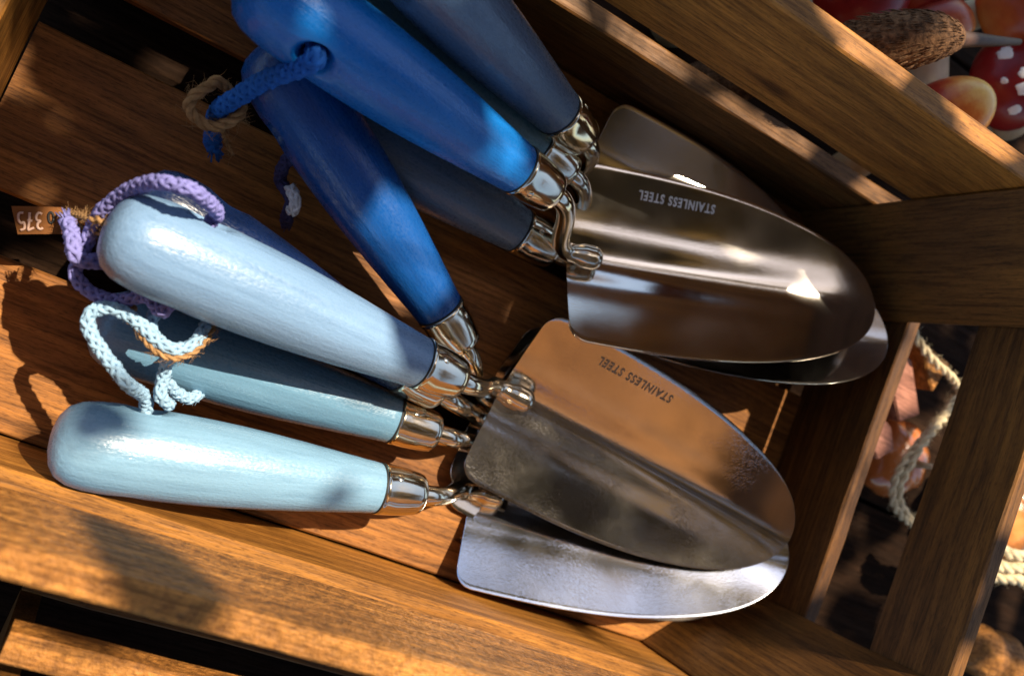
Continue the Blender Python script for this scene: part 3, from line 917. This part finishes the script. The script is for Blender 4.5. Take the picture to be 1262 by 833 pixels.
block([(.052, .228), (.078, .224), (.072, .203), (.062, .212)], ZG, .024, 'sunlit orange wooden chip beside the sisal rope', WOOD_SAWN)
def gourd(loc, r, label, mat, lobes=7, squash=.75):
    bm = bmesh.new()
    bmesh.ops.create_uvsphere(bm, u_segments=42, v_segments=20, radius=r)
    for v in bm.verts:
        a = math.atan2(v.co.y, v.co.x)
        k = 1 - .10 * abs(math.cos(a * lobes / 2)) ** 3 + .05 * noise.noise(v.co * 70)
        v.co.x *= k; v.co.y *= k; v.co.z *= squash
    t = tag(empty('glazed_gourd', loc=loc), label, 'gourd', 'glazed ornaments beyond the crate end')
    link('body', bm_mesh(bm, 'body'), mat, t)
    bm = bmesh.new(); tube(bm, [Vector((0, 0, r * squash * .9)), Vector((.001, 0, r * squash + .004)), Vector((.004, .001, r * squash + .009))], [.003, .0022, .0016], 8)
    link('stalk', bm_mesh(bm, 'stalk'), TAN, t)
gourd((.078, .158, ZG + .026), .026, 'glossy burnt orange gourd ornament behind the slat gap', gradient('burnt_glaze', [(0, (.30, .07, .015)), (.6, (.42, .11, .025)), (1, (.55, .17, .04))], .12, .8, bump=.8))
gourd((.178, .158, ZG + .034), .034, 'bright orange ribbed gourd ornament at the right photo edge', gradient('bright_orange_glaze', [(0, (.50, .12, .03)), (.6, (.70, .22, .06)), (1, (.80, .32, .10))], .25, .5, bump=1.0), 11)
rp2 = tag(link('sisal_hank', twine('sisal_hank', [(.128, .122, .045), (.145, .119, .050), (.165, .124, .050), (.19, .12, .045), (.22, .11, .03)], .0034, 3, 1.2, .007), JUTE_PALE), 'thick pale sisal hank at the right photo edge', 'rope')
for dy, dz in ((.008, .003), (-.008, -.002)):
    link('rope_strand', twine('hank_strand', [(.130, .122 + dy, .045 + dz), (.146, .120 + dy, .049 + dz), (.166, .124 + dy, .050 + dz), (.19, .12 + dy, .045 + dz), (.22, .11 + dy, .03 + dz)], .0032, 3, 1.0, .006), JUTE_PALE, rp2)
# turned wooden piece, lower right
bm = bmesh.new()
pp, _ = spline([(.162, .060, .010), (.172, .064, .020), (.185, .066, .022), (.21, .064, .020), (.25, .058, .012)], 30)
tube(bm, pp, [.004 + .013 * math.sin(math.pi * min(1, (i + 2) / 34)) ** .6 * (1 + .12 * math.sin(i * .9)) for i in range(30)], 20)
for v in bm.verts: v.co += Vector((noise.noise(v.co * 80), noise.noise(v.co * 80 + Vector((5, 0, 0))), noise.noise(v.co * 80 + Vector((0, 5, 0))))) * .002
bmesh.ops.recalc_face_normals(bm, faces=bm.faces)
tag(link('driftwood', bm_mesh(bm, 'driftwood'), WOOD_SAWN), 'knobbly brown driftwood piece at the lower right corner', 'driftwood')
# neighbouring crate rim, lower left
nb = tag(empty('neighbour_crate', loc=(-.362, -.0475, ZG)), 'brown rim of a second crate at the lower left corner', 'crate')
o = link('side_slat', plank_mesh('side_slat', .40, .0105, .014, .0006, 77), WOOD_SAWN, nb); o.location = (0, -.005, .106)
o = link('side_slat', plank_mesh('side_slat', .40, .0095, .040, .0006, 78), WOOD_SHADED, nb); o.location = (0, -.006, .0)
o = link('end_slat', plank_mesh('end_slat', .26, .0095, .112, .0006, 79), WOOD_SHADED, nb); o.location = (.0005, -.0165, .001); o.rotation_euler = (0, 0, -math.pi / 2)

# ------------------------------------------------------------------ the branch overhead that dapples the light
LEAF, nt, b = new_mat('leaf')
b.inputs['Base Color'].default_value = (.085, .070, .030, 1)
b.inputs['Roughness'].default_value = .5
tr = node(nt, 'ShaderNodeBsdfTranslucent')
tr.inputs['Color'].default_value = (.30, .20, .07, 1)
mx = nt.nodes.new('ShaderNodeMixShader')
mx.inputs[0].default_value = .42
nt.links.new(b.outputs[0], mx.inputs[1]); nt.links.new(tr.outputs[0], mx.inputs[2])
nt.links.new(mx.outputs[0], nt.nodes['Material Output'].inputs['Surface'])
def shade_want(x, y):
    """how thick the leaves hang over a spot of the crate (density shaped to place shade and reflections)"""
    w = 0.012
    if .158 < y < .26 and x < -.365: w = 1.0
    if .125 < y < .26 and x < -.425: w = 1.0
    if .098 < y < .26 and x < -.425: w = 1.0
    if .170 < y < .215 and x < -.322: w = 1.0
    if .185 < y < .215 and x < -.16: w = 1.0
    if -.225 < x < -.035 and .145 < y < .215: w = 1.0
    if y > .222 and x > -.36: w = .10
    if y > .30: w = .05
    if .30 < y < .48 and x > -.22: w = .55
    if y > .63: w = .7
    if x < -.49 and .1 < y < .3: w = max(w, .5)
    if x > .05 and y < .3: w = .15
    return w
rnd = random.Random(21)
bm = bmesh.new()
leaf_at = []
def add_leaf(p, size):
    ax = Vector((rnd.uniform(-1, 1), rnd.uniform(-1, 1), rnd.uniform(-.5, .15))).normalized()
    nn = (TO_SUN * 1.0 + Vector((rnd.uniform(-1, 1), rnd.uniform(-1, 1), rnd.uniform(-.2, .6))) * .7).normalized()
    sd = ax.cross(nn).normalized()
    nn = sd.cross(ax)
    V = []
    for u, wv, dz in ((0, 0, 0), (.25, .30, .02), (.55, .34, .03), (.82, .18, .0), (1, 0, -.06)):
        if wv == 0: V.append([bm.verts.new(p + ax * size * u + nn * size * dz)])
        else: V.append([bm.verts.new(p + ax * size * u + sd * size * wv * k + nn * size * (dz + abs(k) * .08)) for k in (-1, 0, 1)])
    bm.faces.new((V[0][0], V[1][1], V[1][0])); bm.faces.new((V[0][0], V[1][2], V[1][1]))
    for A, B in ((V[1], V[2]), (V[2], V[3])):
        for k in (0, 1): bm.faces.new((A[k], A[k + 1], B[k + 1], B[k]))
    bm.faces.new((V[3][0], V[3][1], V[4][0])); bm.faces.new((V[3][1], V[3][2], V[4][0]))
    leaf_at.append(p)
for k in range(7600):
    x, y = rnd.uniform(-.75, .35), rnd.uniform(-.35, 1.10)
    if rnd.random() > shade_want(x, y) * .85: continue
    h = rnd.uniform(.75, 1.25)
    add_leaf(Vector((x, y, .06)) + TO_SUN * (h / TO_SUN.z) + Vector((-.02, 0, 0)), rnd.uniform(.04, .065))
low = len(leaf_at)
# unseen crown added to darken reflections and sky light, clear of the sun's path
for k in range(4300):
    z = rnd.uniform(1.5, 2.4)
    x, y = rnd.uniform(-1.7, 2.3), rnd.uniform(-1.6, 1.0)
    if y > .5 * z - .36: continue
    add_leaf(Vector((x, y, z)), rnd.uniform(.10, .17))
# extra unseen leaves added to darken the royal blue trowel's blade reflection
for k in range(1100):
    z = rnd.uniform(1.9, 2.4)
    x, y = rnd.uniform(-.05, .75), rnd.uniform(.30, .66)
    if y > .5 * z - .38: continue
    add_leaf(Vector((x, y, z)), rnd.uniform(.10, .17))
# a few single leaves lower down
for x, y in ((-.340, .020), (-.352, .012), (-.246, .042), (-.085, .088), (-.235, .098)):
    add_leaf(Vector((x, y, .06)) + TO_SUN * (1.3 / TO_SUN.z) + Vector((-.012, 0, 0)), rnd.uniform(.022, .030))
br = tag(empty('overhanging_branch', loc=(.5, 1.4, .9)), 'leafy branch hanging over the crate and dappling the light, above the frame', 'branch')
fo = link('foliage', bm_mesh(bm, 'foliage', False), LEAF, br)
fo.matrix_parent_inverse = Matrix.Translation((.5, 1.4, .9)).inverted(); tag(fo, kind='stuff')
BARK = plain('bark', (.12, .08, .05), .8, .2, .4, 60, .6)
main = [Vector((.7, 1.7, .85)), Vector((.35, 1.1, 1.15)), Vector((-.05, .75, 1.2)), Vector((-.35, .6, 1.15)), Vector((-.6, .45, 1.1))]
mp, _ = spline(main, 40)
bm = bmesh.new(); tube(bm, mp, [.014 - .011 * i / 39 for i in range(40)], 8)
for p in leaf_at[:low:6]:
    q = min(mp, key=lambda m: (m - p).length)
    tube(bm, [q, q.lerp(p, .5) + Vector((0, 0, .03)), p], [.002, .0014, .0007], 4)
w = link('twigs', bm_mesh(bm, 'twigs'), BARK, br)
w.matrix_parent_inverse = Matrix.Translation((.5, 1.4, .9)).inverted()
